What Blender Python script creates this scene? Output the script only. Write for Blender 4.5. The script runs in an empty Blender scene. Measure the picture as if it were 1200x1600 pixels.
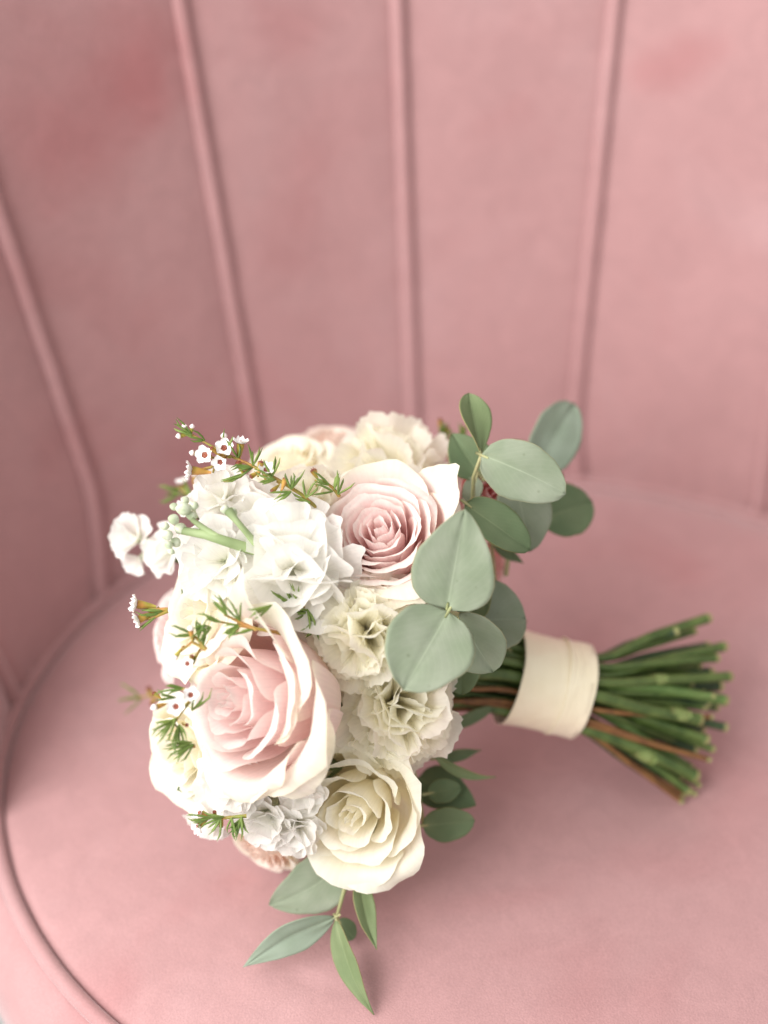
import bpy, math, random
import numpy as np
from mathutils import Vector, Matrix, noise

rnd = random.Random(7)
scene = bpy.context.scene
COL = scene.collection
RAD = math.radians

# ------------------------------------------------------------------ camera
CAM_H, PITCH, FPX = 0.64, RAD(38), 2222.2
cam_data = bpy.data.cameras.new("camera")
cam_data.sensor_fit = 'VERTICAL'
cam_data.sensor_height = 36
cam_data.lens = 50
cam_data.clip_start = 0.02
cam_data.clip_end = 50
cam_data.dof.use_dof = True
cam_data.dof.focus_distance = 0.70
cam_data.dof.aperture_fstop = 2.3
cam = bpy.data.objects.new("camera", cam_data)
cam.location = (0, 0, CAM_H)
cam.rotation_euler = (math.pi / 2 - PITCH, 0, 0)
COL.objects.link(cam)
scene.camera = cam

# ------------------------------------------------------------------ light
world = bpy.data.worlds.new("World")
scene.world = world
world.use_nodes = True
wb = world.node_tree.nodes["Background"]
wb.inputs[0].default_value = (1.0, 0.965, 0.925, 1)
wb.inputs[1].default_value = 0.70


def area_light(name, loc, target, size, size_y, power, color):
    ld = bpy.data.lights.new(name, 'AREA')
    ld.shape = 'RECTANGLE'
    ld.size, ld.size_y = size, size_y
    ld.energy = power
    ld.color = color
    lo = bpy.data.objects.new(name, ld)
    lo.location = loc
    lo.rotation_euler = (Vector(target) - Vector(loc)).to_track_quat('-Z', 'Y').to_euler()
    COL.objects.link(lo)


area_light("window_light", (-1.35, 0.80, 1.50), (0.05, 0.62, 0.05), 1.4, 1.4, 26, (1.0, 0.965, 0.925))
area_light("room_window_light", (-1.15, -0.45, 1.20), (0.05, 0.7, 0.1), 1.5, 1.4, 56, (1.0, 0.972, 0.94))

scene.view_settings.view_transform = 'Standard'
scene.view_settings.look = 'None'
scene.view_settings.exposure = -0.11
scene.view_settings.gamma = 1.0
scene.render.engine = 'CYCLES'
scene.cycles.use_denoising = True
try:
    scene.cycles.denoiser = 'OPENIMAGEDENOISE'
except Exception:
    pass
scene.cycles.max_bounces = 16
scene.cycles.diffuse_bounces = 10
scene.cycles.transmission_bounces = 10
scene.cycles.sample_clamp_indirect = 6

# ------------------------------------------------------------------ picture-to-place helpers
FWD = Vector((0, math.cos(PITCH), -math.sin(PITCH)))
RGT = Vector((1, 0, 0))
UPV = Vector((0, math.sin(PITCH), math.cos(PITCH)))
CAMP = Vector((0, 0, CAM_H))


def D(px, py, d):
    """Point at distance d (along the view axis) whose bearing is that of photo pixel px, py."""
    return CAMP + FWD * d + RGT * ((px - 600) / FPX * d) + UPV * ((800 - py) / FPX * d)


def G(px, py, z):
    r = FWD + RGT * ((px - 600) / FPX) + UPV * ((800 - py) / FPX)
    return CAMP + r * ((z - CAM_H) / r.z)


def V(fx, fy, fz):
    return (RGT * fx + UPV * fy - FWD * fz).normalized()


HC, HX, HY, HZ = (470, 1020), 262.0, 350.0, 0.092
HEAD_D = 0.768


def dome(px, py):
    k = 1 - ((px - HC[0]) / HX) ** 2 - ((py - HC[1]) / HY) ** 2
    return HEAD_D - HZ * math.sqrt(max(0.0, k))


# ------------------------------------------------------------------ object helpers
WORLD_M = {}


def place(o, parent, M):
    o.parent = parent
    WORLD_M[o.name] = M
    if parent is not None:
        o.matrix_basis = WORLD_M[parent.name].inverted() @ M
    else:
        o.matrix_basis = M
    return o


def empty(name, M, parent=None):
    o = bpy.data.objects.new(name, None)
    o.empty_display_size = 0.01
    COL.objects.link(o)
    return place(o, parent, M)


class Mesh:
    """Collects grids and tubes; build() links them as one mesh object."""

    def __init__(self):
        self.v, self.f, self.uv, self.mi = [], [], [], []

    def grid(self, P, mi=0, close_u=False, uv=None):
        n, m = P.shape[0], P.shape[1]
        b = len(self.v)
        self.v.extend(map(tuple, P.reshape(-1, 3)))
        mm = m if close_u else m - 1
        for i in range(n - 1):
            for j in range(mm):
                j2 = (j + 1) % m
                self.f.append((b + i * m + j, b + i * m + j2, b + (i + 1) * m + j2, b + (i + 1) * m + j))
                u0, u1, v0, v1 = j / mm, (j + 1) / mm, i / (n - 1), (i + 1) / (n - 1)
                self.uv.extend([(u0, v0), (u1, v0), (u1, v1), (u0, v1)])
                self.mi.append(mi)
        return b

    def fan(self, centre, ring_start, m, mi=0, flip=False, v=1.0):
        c = len(self.v)
        self.v.append(tuple(centre))
        for j in range(m):
            a, b2 = ring_start + j, ring_start + (j + 1) % m
            self.f.append((c, b2, a) if flip else (c, a, b2))
            self.uv.extend([(0.5, v)] * 3)
            self.mi.append(mi)

    def tube(self, pts, radii, sides=8, mi=0, cap_mi=None, caps=True):
        pts = [Vector(p) for p in pts]
        n = len(pts)
        tang = [(pts[min(i + 1, n - 1)] - pts[max(i - 1, 0)]).normalized() for i in range(n)]
        ref = Vector((0, 0, 1)) if abs(tang[0].z) < .9 else Vector((1, 0, 0))
        nrm = tang[0].cross(ref).normalized()
        P = np.zeros((n, sides, 3))
        for i in range(n):
            nrm = (nrm - tang[i] * nrm.dot(tang[i])).normalized()
            bn = tang[i].cross(nrm)
            for j in range(sides):
                a = 2 * math.pi * j / sides
                P[i, j] = pts[i] + (nrm * math.cos(a) + bn * math.sin(a)) * radii[i]
        b = self.grid(P, mi, close_u=True)
        if caps:
            cm = mi if cap_mi is None else cap_mi
            self.fan(pts[0], b, sides, cm, flip=False)
            self.fan(pts[-1], b + (n - 1) * sides, sides, cm, flip=True)

    def build(self, name, mats, parent=None, M=None, smooth=True, solid=None, subsurf=0):
        me = bpy.data.meshes.new(name)
        me.from_pydata(self.v, [], self.f)
        if not isinstance(mats, (list, tuple)):
            mats = [mats]
        for m in mats:
            me.materials.append(m)
        uvl = me.uv_layers.new(name="UVMap")
        uvl.data.foreach_set("uv", np.array(self.uv, dtype=np.float32).ravel())
        me.polygons.foreach_set("material_index", np.array(self.mi, dtype=np.int32))
        me.polygons.foreach_set("use_smooth", np.full(len(self.f), smooth))
        me.update()
        o = bpy.data.objects.new(name, me)
        COL.objects.link(o)
        if solid:
            s = o.modifiers.new("thickness", 'SOLIDIFY')
            s.thickness = solid
            s.offset = 0
        if subsurf:
            s = o.modifiers.new("smooth", 'SUBSURF')
            s.levels = s.render_levels = subsurf
        # a mesh given in world coordinates gets the matrix M = identity
        return place(o, parent, M if M is not None else Matrix.Identity(4))


def frame(origin, zaxis, spin=0.0):
    z = Vector(zaxis).normalized()
    ref = UPV if abs(z.dot(UPV)) < .95 else RGT
    x = ref.cross(z).normalized()
    y = z.cross(x)
    R = Matrix((x, y, z)).transposed().to_4x4()
    return Matrix.Translation(origin) @ R @ Matrix.Rotation(spin, 4, 'Z')


# ------------------------------------------------------------------ materials
def new_mat(name):
    m = bpy.data.materials.new(name)
    m.use_nodes = True
    nt = m.node_tree
    return m, nt, nt.nodes, nt.links, nt.nodes["Principled BSDF"]


def ramp(nodes, stops):
    r = nodes.new("ShaderNodeValToRGB")
    e = r.color_ramp.elements
    while len(e) < len(stops):
        e.new(0.5)
    for k, (p, c) in enumerate(stops):
        e[k].position = p
        e[k].color = (*c, 1)
    return r


def petal_mat(name, stops, translucency=0.32, vein=0.25, warm=None, patch=0.5):
    m, nt, N, L, bsdf = new_mat(name)
    uv = N.new("ShaderNodeUVMap")
    sep = N.new("ShaderNodeSeparateXYZ")
    L.new(uv.outputs[0], sep.inputs[0])
    tc = N.new("ShaderNodeTexCoord")
    nz = N.new("ShaderNodeTexNoise")
    nz.inputs["Scale"].default_value = 55
    nz.inputs["Detail"].default_value = 3
    L.new(tc.outputs["Object"], nz.inputs["Vector"])
    add = N.new("ShaderNodeMath")
    add.operation = 'MULTIPLY_ADD'
    add.inputs[1].default_value = 0.22
    L.new(nz.outputs["Fac"], add.inputs[0])
    sub = N.new("ShaderNodeMath")
    sub.operation = 'SUBTRACT'
    sub.inputs[1].default_value = 0.11
    L.new(sep.outputs["Y"], sub.inputs[0])
    L.new(sub.outputs[0], add.inputs[2])
    r = ramp(N, stops)
    L.new(add.outputs[0], r.inputs[0])
    col = r.outputs[0]
    if warm:
        nz2 = N.new("ShaderNodeTexNoise")
        nz2.inputs["Scale"].default_value = 28
        L.new(tc.outputs["Object"], nz2.inputs["Vector"])
        mr = N.new("ShaderNodeMapRange")
        mr.inputs[1].default_value = 0.52
        mr.inputs[2].default_value = 0.72
        mr.inputs[4].default_value = patch
        L.new(nz2.outputs["Fac"], mr.inputs[0])
        mx = N.new("ShaderNodeMixRGB")
        mx.inputs[2].default_value = (*warm, 1)
        L.new(mr.outputs[0], mx.inputs[0])
        L.new(col, mx.inputs[1])
        col = mx.outputs[0]
    mpv = N.new("ShaderNodeMapping")
    mpv.inputs["Scale"].default_value = (46, 1.6, 1)
    L.new(uv.outputs[0], mpv.inputs[0])
    vc = N.new("ShaderNodeTexNoise")
    vc.inputs["Scale"].default_value = 1.0
    vc.inputs["Detail"].default_value = 4
    L.new(mpv.outputs[0], vc.inputs["Vector"])
    vr = N.new("ShaderNodeMapRange")
    vr.inputs[1].default_value = .35
    vr.inputs[2].default_value = .60
    vr.inputs[3].default_value = .945
    vr.inputs[4].default_value = 1.0
    L.new(vc.outputs["Fac"], vr.inputs[0])
    vs_ = N.new("ShaderNodeVectorMath")
    vs_.operation = 'SCALE'
    L.new(col, vs_.inputs[0])
    L.new(vr.outputs[0], vs_.inputs["Scale"])
    col = vs_.outputs[0]
    L.new(col, bsdf.inputs["Base Color"])
    bsdf.inputs["Roughness"].default_value = 0.55
    bsdf.inputs["Specular IOR Level"].default_value = 0.22
    bsdf.inputs["Sheen Weight"].default_value = 0.12
    # fine veins along the petal
    mp = N.new("ShaderNodeMapping")
    mp.inputs["Scale"].default_value = (38, 2.2, 1)
    L.new(uv.outputs[0], mp.inputs[0])
    vn = N.new("ShaderNodeTexNoise")
    vn.inputs["Scale"].default_value = 1.0
    vn.inputs["Detail"].default_value = 3
    L.new(mp.outputs[0], vn.inputs["Vector"])
    bp = N.new("ShaderNodeBump")
    bp.inputs["Strength"].default_value = vein
    bp.inputs["Distance"].default_value = 0.0006
    cr_ = N.new("ShaderNodeTexNoise")
    cr_.inputs["Scale"].default_value = 220
    cr_.inputs["Detail"].default_value = 3
    L.new(tc.outputs["Object"], cr_.inputs["Vector"])
    ca_ = N.new("ShaderNodeMath")
    ca_.operation = 'ADD'
    L.new(vn.outputs["Fac"], ca_.inputs[0])
    L.new(cr_.outputs["Fac"], ca_.inputs[1])
    L.new(ca_.outputs[0], bp.inputs["Height"])
    L.new(bp.outputs[0], bsdf.inputs["Normal"])
    tr = N.new("ShaderNodeBsdfTranslucent")
    L.new(col, tr.inputs[0])
    L.new(bp.outputs[0], tr.inputs["Normal"])
    mix = N.new("ShaderNodeMixShader")
    mix.inputs[0].default_value = translucency
    L.new(bsdf.outputs[0], mix.inputs[1])
    L.new(tr.outputs[0], mix.inputs[2])
    L.new(mix.outputs[0], N["Material Output"].inputs[0])
    return m


def leaf_mat(name, base, back, rib, edge, transl=0.15, rough=0.62):
    m, nt, N, L, bsdf = new_mat(name)
    uv = N.new("ShaderNodeUVMap")
    sep = N.new("ShaderNodeSeparateXYZ")
    L.new(uv.outputs[0], sep.inputs[0])
    tc = N.new("ShaderNodeTexCoord")

    def math_(op, a, b=None, c=None):
        n = N.new("ShaderNodeMath")
        n.operation = op
        for k, x in enumerate((a, b, c)):
            if x is None:
                continue
            if isinstance(x, (int, float)):
                n.inputs[k].default_value = x
            else:
                L.new(x, n.inputs[k])
        return n.outputs[0]

    def maprange(x, a, b, c, d):
        n = N.new("ShaderNodeMapRange")
        L.new(x, n.inputs[0])
        for k, q in enumerate((a, b, c, d)):
            n.inputs[k + 1].default_value = q
        return n.outputs[0]

    def mixc(f, a, b):
        n = N.new("ShaderNodeMixRGB")
        L.new(f, n.inputs[0])
        for k, q in ((1, a), (2, b)):
            if isinstance(q, tuple):
                n.inputs[k].default_value = (*q, 1)
            else:
                L.new(q, n.inputs[k])
        return n.outputs[0]
    x = math_('ABSOLUTE', math_('MULTIPLY_ADD', sep.outputs["X"], 2.0, -1.0))
    nz = N.new("ShaderNodeTexNoise")
    nz.inputs["Scale"].default_value = 60
    nz.inputs["Detail"].default_value = 4
    L.new(tc.outputs["Object"], nz.inputs["Vector"])
    nf = maprange(nz.outputs["Fac"], 0.35, 0.7, 0, 1)
    col = mixc(nf, base, back)
    # side veins
    ang = math_('MULTIPLY_ADD', x, -0.55, sep.outputs["Y"])
    wv = math_('SINE', math_('MULTIPLY', ang, 62.0))
    vv = maprange(wv, 0.6, 1.0, 0, 0.045)
    col = mixc(vv, col, rib)
    # midrib fades towards the tip
    rw = maprange(sep.outputs["Y"], 0.0, 0.95, 0.05, 0.008)
    rr = N.new("ShaderNodeMapRange")
    L.new(x, rr.inputs[0])
    rr.inputs[1].default_value = 0.0
    L.new(rw, rr.inputs[2])
    rr.inputs[3].default_value = 0.42
    rr.inputs[4].default_value = 0.0
    col = mixc(rr.outputs[0], col, rib)
    bl = math_('MULTIPLY', maprange(sep.outputs["Y"], 0.0, 0.3, 0.45, 0.0), maprange(x, 0.0, 0.5, 1.0, 0.0))
    col = mixc(bl, col, rib)
    ef = maprange(x, 0.965, 1.0, 0, 0.55)
    col = mixc(ef, col, edge)
    # specks
    vo = N.new("ShaderNodeTexVoronoi")
    vo.inputs["Scale"].default_value = 95
    L.new(tc.outputs["Object"], vo.inputs["Vector"])
    sp = maprange(vo.outputs["Distance"], 0.05, 0.11, 0.35, 0)
    col = mixc(sp, col, (0.10, 0.12, 0.06))
    L.new(col, bsdf.inputs["Base Color"])
    bsdf.inputs["Roughness"].default_value = rough
    bsdf.inputs["Specular IOR Level"].default_value = 0.22
    bp = N.new("ShaderNodeBump")
    bp.inputs["Strength"].default_value = 0.35
    bp.inputs["Distance"].default_value = 0.0006
    hh = math_('MULTIPLY_ADD', vv, -2.0, nz.outputs["Fac"])
    L.new(hh, bp.inputs["Height"])
    L.new(bp.outputs[0], bsdf.inputs["Normal"])
    tr = N.new("ShaderNodeBsdfTranslucent")
    tr.inputs[0].default_value = (base[0] * 1.1, base[1] * 1.4, base[2] * .6, 1)
    mix = N.new("ShaderNodeMixShader")
    mix.inputs[0].default_value = transl
    L.new(bsdf.outputs[0], mix.inputs[1])
    L.new(tr.outputs[0], mix.inputs[2])
    L.new(mix.outputs[0], N["Material Output"].inputs[0])
    return m


def plain_mat(name, c1, c2, scale=80, rough=0.5, spec=0.4, bump=0.2, stretch=None):
    m, nt, N, L, bsdf = new_mat(name)
    tc = N.new("ShaderNodeTexCoord")
    nz = N.new("ShaderNodeTexNoise")
    nz.inputs["Scale"].default_value = scale
    nz.inputs["Detail"].default_value = 4
    L.new(tc.outputs["Object"], nz.inputs["Vector"])
    r = ramp(N, [(0.3, c1), (0.7, c2)])
    L.new(nz.outputs["Fac"], r.inputs[0])
    L.new(r.outputs[0], bsdf.inputs["Base Color"])
    bsdf.inputs["Roughness"].default_value = rough
    bsdf.inputs["Specular IOR Level"].default_value = spec
    bp = N.new("ShaderNodeBump")
    bp.inputs["Strength"].default_value = bump
    bp.inputs["Distance"].default_value = 0.0005
    L.new(nz.outputs["Fac"], bp.inputs["Height"])
    L.new(bp.outputs[0], bsdf.inputs["Normal"])
    return m


def velvet_mat(name, patches):
    m, nt, N, L, bsdf = new_mat(name)
    tc = N.new("ShaderNodeTexCoord")
    base, dark, pale = (0.462, 0.268, 0.272), (0.40, 0.155, 0.160), (0.52, 0.345, 0.355)
    nz = N.new("ShaderNodeTexNoise")
    nz.inputs["Scale"].default_value = 5
    nz.inputs["Detail"].default_value = 3
    nz.inputs["Roughness"].default_value = 0.55
    nz.inputs["Distortion"].default_value = 0.6
    L.new(tc.outputs["Object"], nz.inputs["Vector"])
    r = ramp(N, [(0.30, dark), (0.46, base), (0.54, base), (0.70, pale)])
    L.new(nz.outputs["Fac"], r.inputs[0])
    mxa = N.new("ShaderNodeMixRGB")
    mxa.inputs[0].default_value = 0.38
    mxa.inputs[1].default_value = (*base, 1)
    L.new(r.outputs[0], mxa.inputs[2])
    col = mxa.outputs[0]
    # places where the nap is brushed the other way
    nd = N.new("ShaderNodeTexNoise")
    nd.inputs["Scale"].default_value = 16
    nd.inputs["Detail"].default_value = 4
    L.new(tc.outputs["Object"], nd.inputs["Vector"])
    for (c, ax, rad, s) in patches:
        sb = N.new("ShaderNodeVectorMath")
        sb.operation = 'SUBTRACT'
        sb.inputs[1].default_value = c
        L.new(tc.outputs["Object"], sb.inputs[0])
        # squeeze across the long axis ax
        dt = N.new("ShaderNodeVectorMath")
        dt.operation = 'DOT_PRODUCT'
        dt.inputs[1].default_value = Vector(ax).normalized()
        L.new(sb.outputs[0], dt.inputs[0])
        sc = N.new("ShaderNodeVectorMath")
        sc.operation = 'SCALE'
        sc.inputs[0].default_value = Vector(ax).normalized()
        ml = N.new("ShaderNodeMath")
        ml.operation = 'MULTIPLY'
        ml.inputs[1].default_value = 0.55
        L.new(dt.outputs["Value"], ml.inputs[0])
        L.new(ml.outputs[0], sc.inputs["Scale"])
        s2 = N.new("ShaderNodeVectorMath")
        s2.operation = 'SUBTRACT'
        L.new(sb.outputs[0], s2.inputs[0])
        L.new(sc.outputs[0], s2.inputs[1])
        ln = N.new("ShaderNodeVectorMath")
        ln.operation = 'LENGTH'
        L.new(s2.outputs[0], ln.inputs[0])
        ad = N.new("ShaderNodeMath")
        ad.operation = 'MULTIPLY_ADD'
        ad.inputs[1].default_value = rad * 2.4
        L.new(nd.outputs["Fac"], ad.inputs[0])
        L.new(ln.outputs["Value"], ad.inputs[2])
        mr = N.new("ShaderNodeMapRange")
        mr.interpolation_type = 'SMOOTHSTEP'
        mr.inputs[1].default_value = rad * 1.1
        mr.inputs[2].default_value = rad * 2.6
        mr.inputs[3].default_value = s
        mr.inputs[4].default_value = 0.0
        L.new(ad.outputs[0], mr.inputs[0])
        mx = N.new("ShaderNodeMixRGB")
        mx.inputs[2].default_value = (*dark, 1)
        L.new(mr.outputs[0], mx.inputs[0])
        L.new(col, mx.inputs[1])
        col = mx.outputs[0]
    pf = N.new("ShaderNodeTexNoise")
    pf.inputs["Scale"].default_value = 1100
    pf.inputs["Detail"].default_value = 1
    L.new(tc.outputs["Object"], pf.inputs["Vector"])
    pm = N.new("ShaderNodeMapRange")
    pm.inputs[1].default_value = .3
    pm.inputs[2].default_value = .7
    pm.inputs[3].default_value = .93
    pm.inputs[4].default_value = 1.06
    L.new(pf.outputs["Fac"], pm.inputs[0])
    br_n = N.new("ShaderNodeTexNoise")
    br_n.inputs["Scale"].default_value = 38
    br_n.inputs["Detail"].default_value = 4
    br_n.inputs["Distortion"].default_value = 1.5
    L.new(tc.outputs["Object"], br_n.inputs["Vector"])
    br_m = N.new("ShaderNodeMapRange")
    br_m.inputs[1].default_value = .35
    br_m.inputs[2].default_value = .65
    br_m.inputs[3].default_value = .965
    br_m.inputs[4].default_value = 1.03
    L.new(br_n.outputs["Fac"], br_m.inputs[0])
    pmul = N.new("ShaderNodeMath")
    pmul.operation = 'MULTIPLY'
    L.new(pm.outputs[0], pmul.inputs[0])
    L.new(br_m.outputs[0], pmul.inputs[1])
    pv = N.new("ShaderNodeVectorMath")
    pv.operation = 'SCALE'
    L.new(col, pv.inputs[0])
    L.new(pmul.outputs[0], pv.inputs["Scale"])
    col = pv.outputs[0]
    L.new(col, bsdf.inputs["Base Color"])
    bsdf.inputs["Roughness"].default_value = 0.85
    bsdf.inputs["Specular IOR Level"].default_value = 0.15
    bsdf.inputs["Sheen Weight"].default_value = 0.9
    bsdf.inputs["Sheen Roughness"].default_value = 0.38
    bsdf.inputs["Sheen Tint"].default_value = (1.0, 0.93, 0.95, 1)
    f1 = N.new("ShaderNodeTexNoise")
    f1.inputs["Scale"].default_value = 900
    f1.inputs["Detail"].default_value = 2
    L.new(tc.outputs["Object"], f1.inputs["Vector"])
    f2 = N.new("ShaderNodeTexNoise")
    f2.inputs["Scale"].default_value = 30
    f2.inputs["Detail"].default_value = 3
    L.new(tc.outputs["Object"], f2.inputs["Vector"])
    b1 = N.new("ShaderNodeBump")
    b1.inputs["Strength"].default_value = 0.45
    b1.inputs["Distance"].default_value = 0.0006
    L.new(f1.outputs["Fac"], b1.inputs["Height"])
    b2 = N.new("ShaderNodeBump")
    b2.inputs["Strength"].default_value = 0.25
    b2.inputs["Distance"].default_value = 0.004
    L.new(f2.outputs["Fac"], b2.inputs["Height"])
    L.new(b1.outputs[0], b2.inputs["Normal"])
    L.new(b2.outputs[0], bsdf.inputs["Normal"])
    return m


# linear colours
PINK = petal_mat("blush_petal", [(0.0, (.97, .80, .74)), (0.35, (.97, .79, .78)), (0.80, (.965, .835, .82)), (0.98, (.95, .87, .83))], 0.48)
PINK_OUT = petal_mat("blush_outer_petal", [(0.0, (.90, .88, .66)), (0.3, (.95, .84, .79)), (0.76, (.95, .825, .80)), (.92, (.945, .88, .80)), (1.0, (.935, .90, .77))], 0.45, warm=(.90, .90, .70), patch=.35)
CREAM = petal_mat("cream_petal", [(0.0, (.99, .93, .70)), (0.45, (.99, .95, .81)), (0.85, (.98, .95, .84)), (1.0, (.96, .95, .86))], 0.48)
CREAM_OUT = petal_mat("cream_outer_petal", [(0.0, (.88, .88, .65)), (0.4, (.97, .935, .80)), (0.8, (.96, .935, .80)), (1.0, (.95, .935, .82))], 0.38, warm=(.95, .87, .77), patch=.35)
PEACH = petal_mat("peach_petal", [(0.0, (.93, .74, .60)), (0.5, (.95, .80, .71)), (1.0, (.95, .86, .78))], 0.40)
CORAL = petal_mat("coral_pink_petal", [(0.0, (.88, .50, .45)), (0.5, (.90, .52, .51)), (1.0, (.93, .70, .67))], 0.40)
CARN = petal_mat("cream_carnation_petal", [(0.0, (.96, .92, .74)), (0.4, (.985, .96, .85)), (0.85, (.978, .96, .865)), (1.0, (.97, .955, .87))], 0.6, vein=.35)
WHITE = petal_mat("white_petal", [(0.0, (.88, .92, .74)), (0.3, (.96, .955, .90)), (0.7, (.96, .95, .92)), (1.0, (.955, .945, .92))], 0.46, vein=.35)
EUC = leaf_mat("eucalyptus_leaf", (.245, .295, .205), (.32, .36, .275), (.50, .58, .42), (.40, .36, .20))
EUC_DARK = leaf_mat("green_leaf", (.14, .20, .105), (.18, .235, .13), (.38, .45, .25), (.36, .30, .10), transl=.2)
EUC_PALE = leaf_mat("pale_eucalyptus_leaf", (.33, .40, .32), (.27, .335, .255), (.48, .56, .42), (.36, .42, .28))
EUC_GREEN = leaf_mat("fresh_green_leaf", (.18, .24, .115), (.22, .275, .14), (.45, .52, .30), (.45, .33, .14))
TWIG = plain_mat("eucalyptus_twig", (.36, .40, .20), (.44, .38, .20), 120)
WAX_STEM = plain_mat("waxflower_twig", (.20, .24, .04), (.42, .19, .05), 150)
NEEDLE = plain_mat("waxflower_needle", (.10, .17, .035), (.22, .30, .07), 120, rough=.45)
WAX_CUP = plain_mat("waxflower_cup", (.34, .36, .06), (.55, .25, .07), 140)
WAX_RED = plain_mat("waxflower_centre", (.24, .055, .04), (.36, .12, .07), 300, rough=.3, spec=.6)
WAX_BUD = plain_mat("waxflower_bud", (.86, .70, .72), (.90, .86, .82), 200, rough=.4)
WAX_PETAL = plain_mat("waxflower_petal", (.90, .86, .86), (.94, .93, .92), 200, rough=.45)
BUDGREEN = plain_mat("stock_bud", (.40, .48, .30), (.72, .76, .62), 250, rough=.6)
STOCKSTEM = plain_mat("stock_stem", (.27, .36, .16), (.34, .42, .22), 90, rough=.6)
STEM_G = plain_mat("green_stem", (.045, .085, .018), (.12, .18, .045), 90, rough=.4, spec=.5)
STEM_L = plain_mat("light_green_stem", (.08, .16, .035), (.17, .26, .08), 90, rough=.4, spec=.5)
STEM_D = plain_mat("dark_green_stem", (.02, .045, .018), (.045, .085, .03), 90, rough=.4, spec=.5)
STEM_B = plain_mat("brown_stem", (.15, .065, .028), (.27, .13, .045), 140, rough=.55)
CUT = plain_mat("cut_stem_end", (.36, .42, .14), (.52, .50, .24), 300, rough=.6)
NODE = plain_mat("stem_node", (.14, .20, .05), (.26, .33, .12), 200, rough=.5)


def ribbon_mat():
    m, nt, N, L, bsdf = new_mat("cream_satin")
    tc = N.new("ShaderNodeTexCoord")
    uv = N.new("ShaderNodeUVMap")
    wv = N.new("ShaderNodeTexWave")
    wv.inputs["Scale"].default_value = 1.2
    wv.inputs["Distortion"].default_value = 2.5
    wv.inputs["Detail"].default_value = 2
    mp = N.new("ShaderNodeMapping")
    mp.inputs["Scale"].default_value = (6, 1.3, 1)
    mp.inputs["Rotation"].default_value = (0, 0, 1.45)
    L.new(uv.outputs[0], mp.inputs[0])
    L.new(mp.outputs[0], wv.inputs["Vector"])
    nz = N.new("ShaderNodeTexNoise")
    nz.inputs["Scale"].default_value = 60
    L.new(tc.outputs["Object"], nz.inputs["Vector"])
    r = ramp(N, [(.3, (.86, .77, .57)), (.7, (.90, .82, .63))])
    L.new(nz.outputs["Fac"], r.inputs[0])
    L.new(r.outputs[0], bsdf.inputs["Base Color"])
    bsdf.inputs["Roughness"].default_value = 0.30
    bsdf.inputs["Specular IOR Level"].default_value = 0.45
    bsdf.inputs["Sheen Weight"].default_value = 0.2
    wf = N.new("ShaderNodeTexNoise")
    mp2 = N.new("ShaderNodeMapping")
    mp2.inputs["Scale"].default_value = (60, 260, 1)
    L.new(uv.outputs[0], mp2.inputs[0])
    L.new(mp2.outputs[0], wf.inputs["Vector"])
    wf.inputs["Scale"].default_value = 2
    b1 = N.new("ShaderNodeBump")
    b1.inputs["Strength"].default_value = .15
    b1.inputs["Distance"].default_value = .0003
    L.new(wf.outputs["Fac"], b1.inputs["Height"])
    b2 = N.new("ShaderNodeBump")
    b2.inputs["Strength"].default_value = .1
    b2.inputs["Distance"].default_value = .0016
    L.new(wv.outputs["Fac"], b2.inputs["Height"])
    L.new(b1.outputs[0], b2.inputs["Normal"])
    L.new(b2.outputs[0], bsdf.inputs["Normal"])
    return m


RIBBON = ribbon_mat()

# ------------------------------------------------------------------ armchair
SCX, SCY, SA, SB = 0.09, 0.60, 0.320, 0.270
LEAN = 0.22
BA, BB = SA + 0.010, SB + 0.010


def back_pt(phi, h, inset=0.0):
    g = LEAN * h - inset
    return Vector((SCX + (BA + g) * math.cos(phi), SCY + (BB + g) * math.sin(phi), h))


def surf_hit(px, py):
    """Where the bearing of photo pixel px, py meets the inner face of the backrest."""
    r = FWD + RGT * ((px - 600) / FPX) + UPV * ((800 - py) / FPX)
    t = .6
    while t < 2:
        p = CAMP + r * t
        g = LEAN * p.z
        if ((p.x - SCX) / (BA + g)) ** 2 + ((p.y - SCY) / (BB + g)) ** 2 > 1 and p.y > SCY - .1:
            return p
        t += .001
    return CAMP + r


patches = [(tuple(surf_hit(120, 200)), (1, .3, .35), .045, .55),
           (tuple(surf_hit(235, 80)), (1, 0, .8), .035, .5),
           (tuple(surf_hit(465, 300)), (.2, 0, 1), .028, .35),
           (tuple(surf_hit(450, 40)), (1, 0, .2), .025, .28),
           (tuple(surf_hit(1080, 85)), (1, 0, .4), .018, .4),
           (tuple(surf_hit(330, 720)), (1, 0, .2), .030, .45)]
VELVET = velvet_mat("pink_velvet", patches)

chair = empty("armchair", Matrix.Translation((SCX, SCY, -0.21)))
chair["label"] = "dusty pink velvet armchair with channelled backrest and round seat under the bouquet"
chair["category"] = "armchair"

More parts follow.
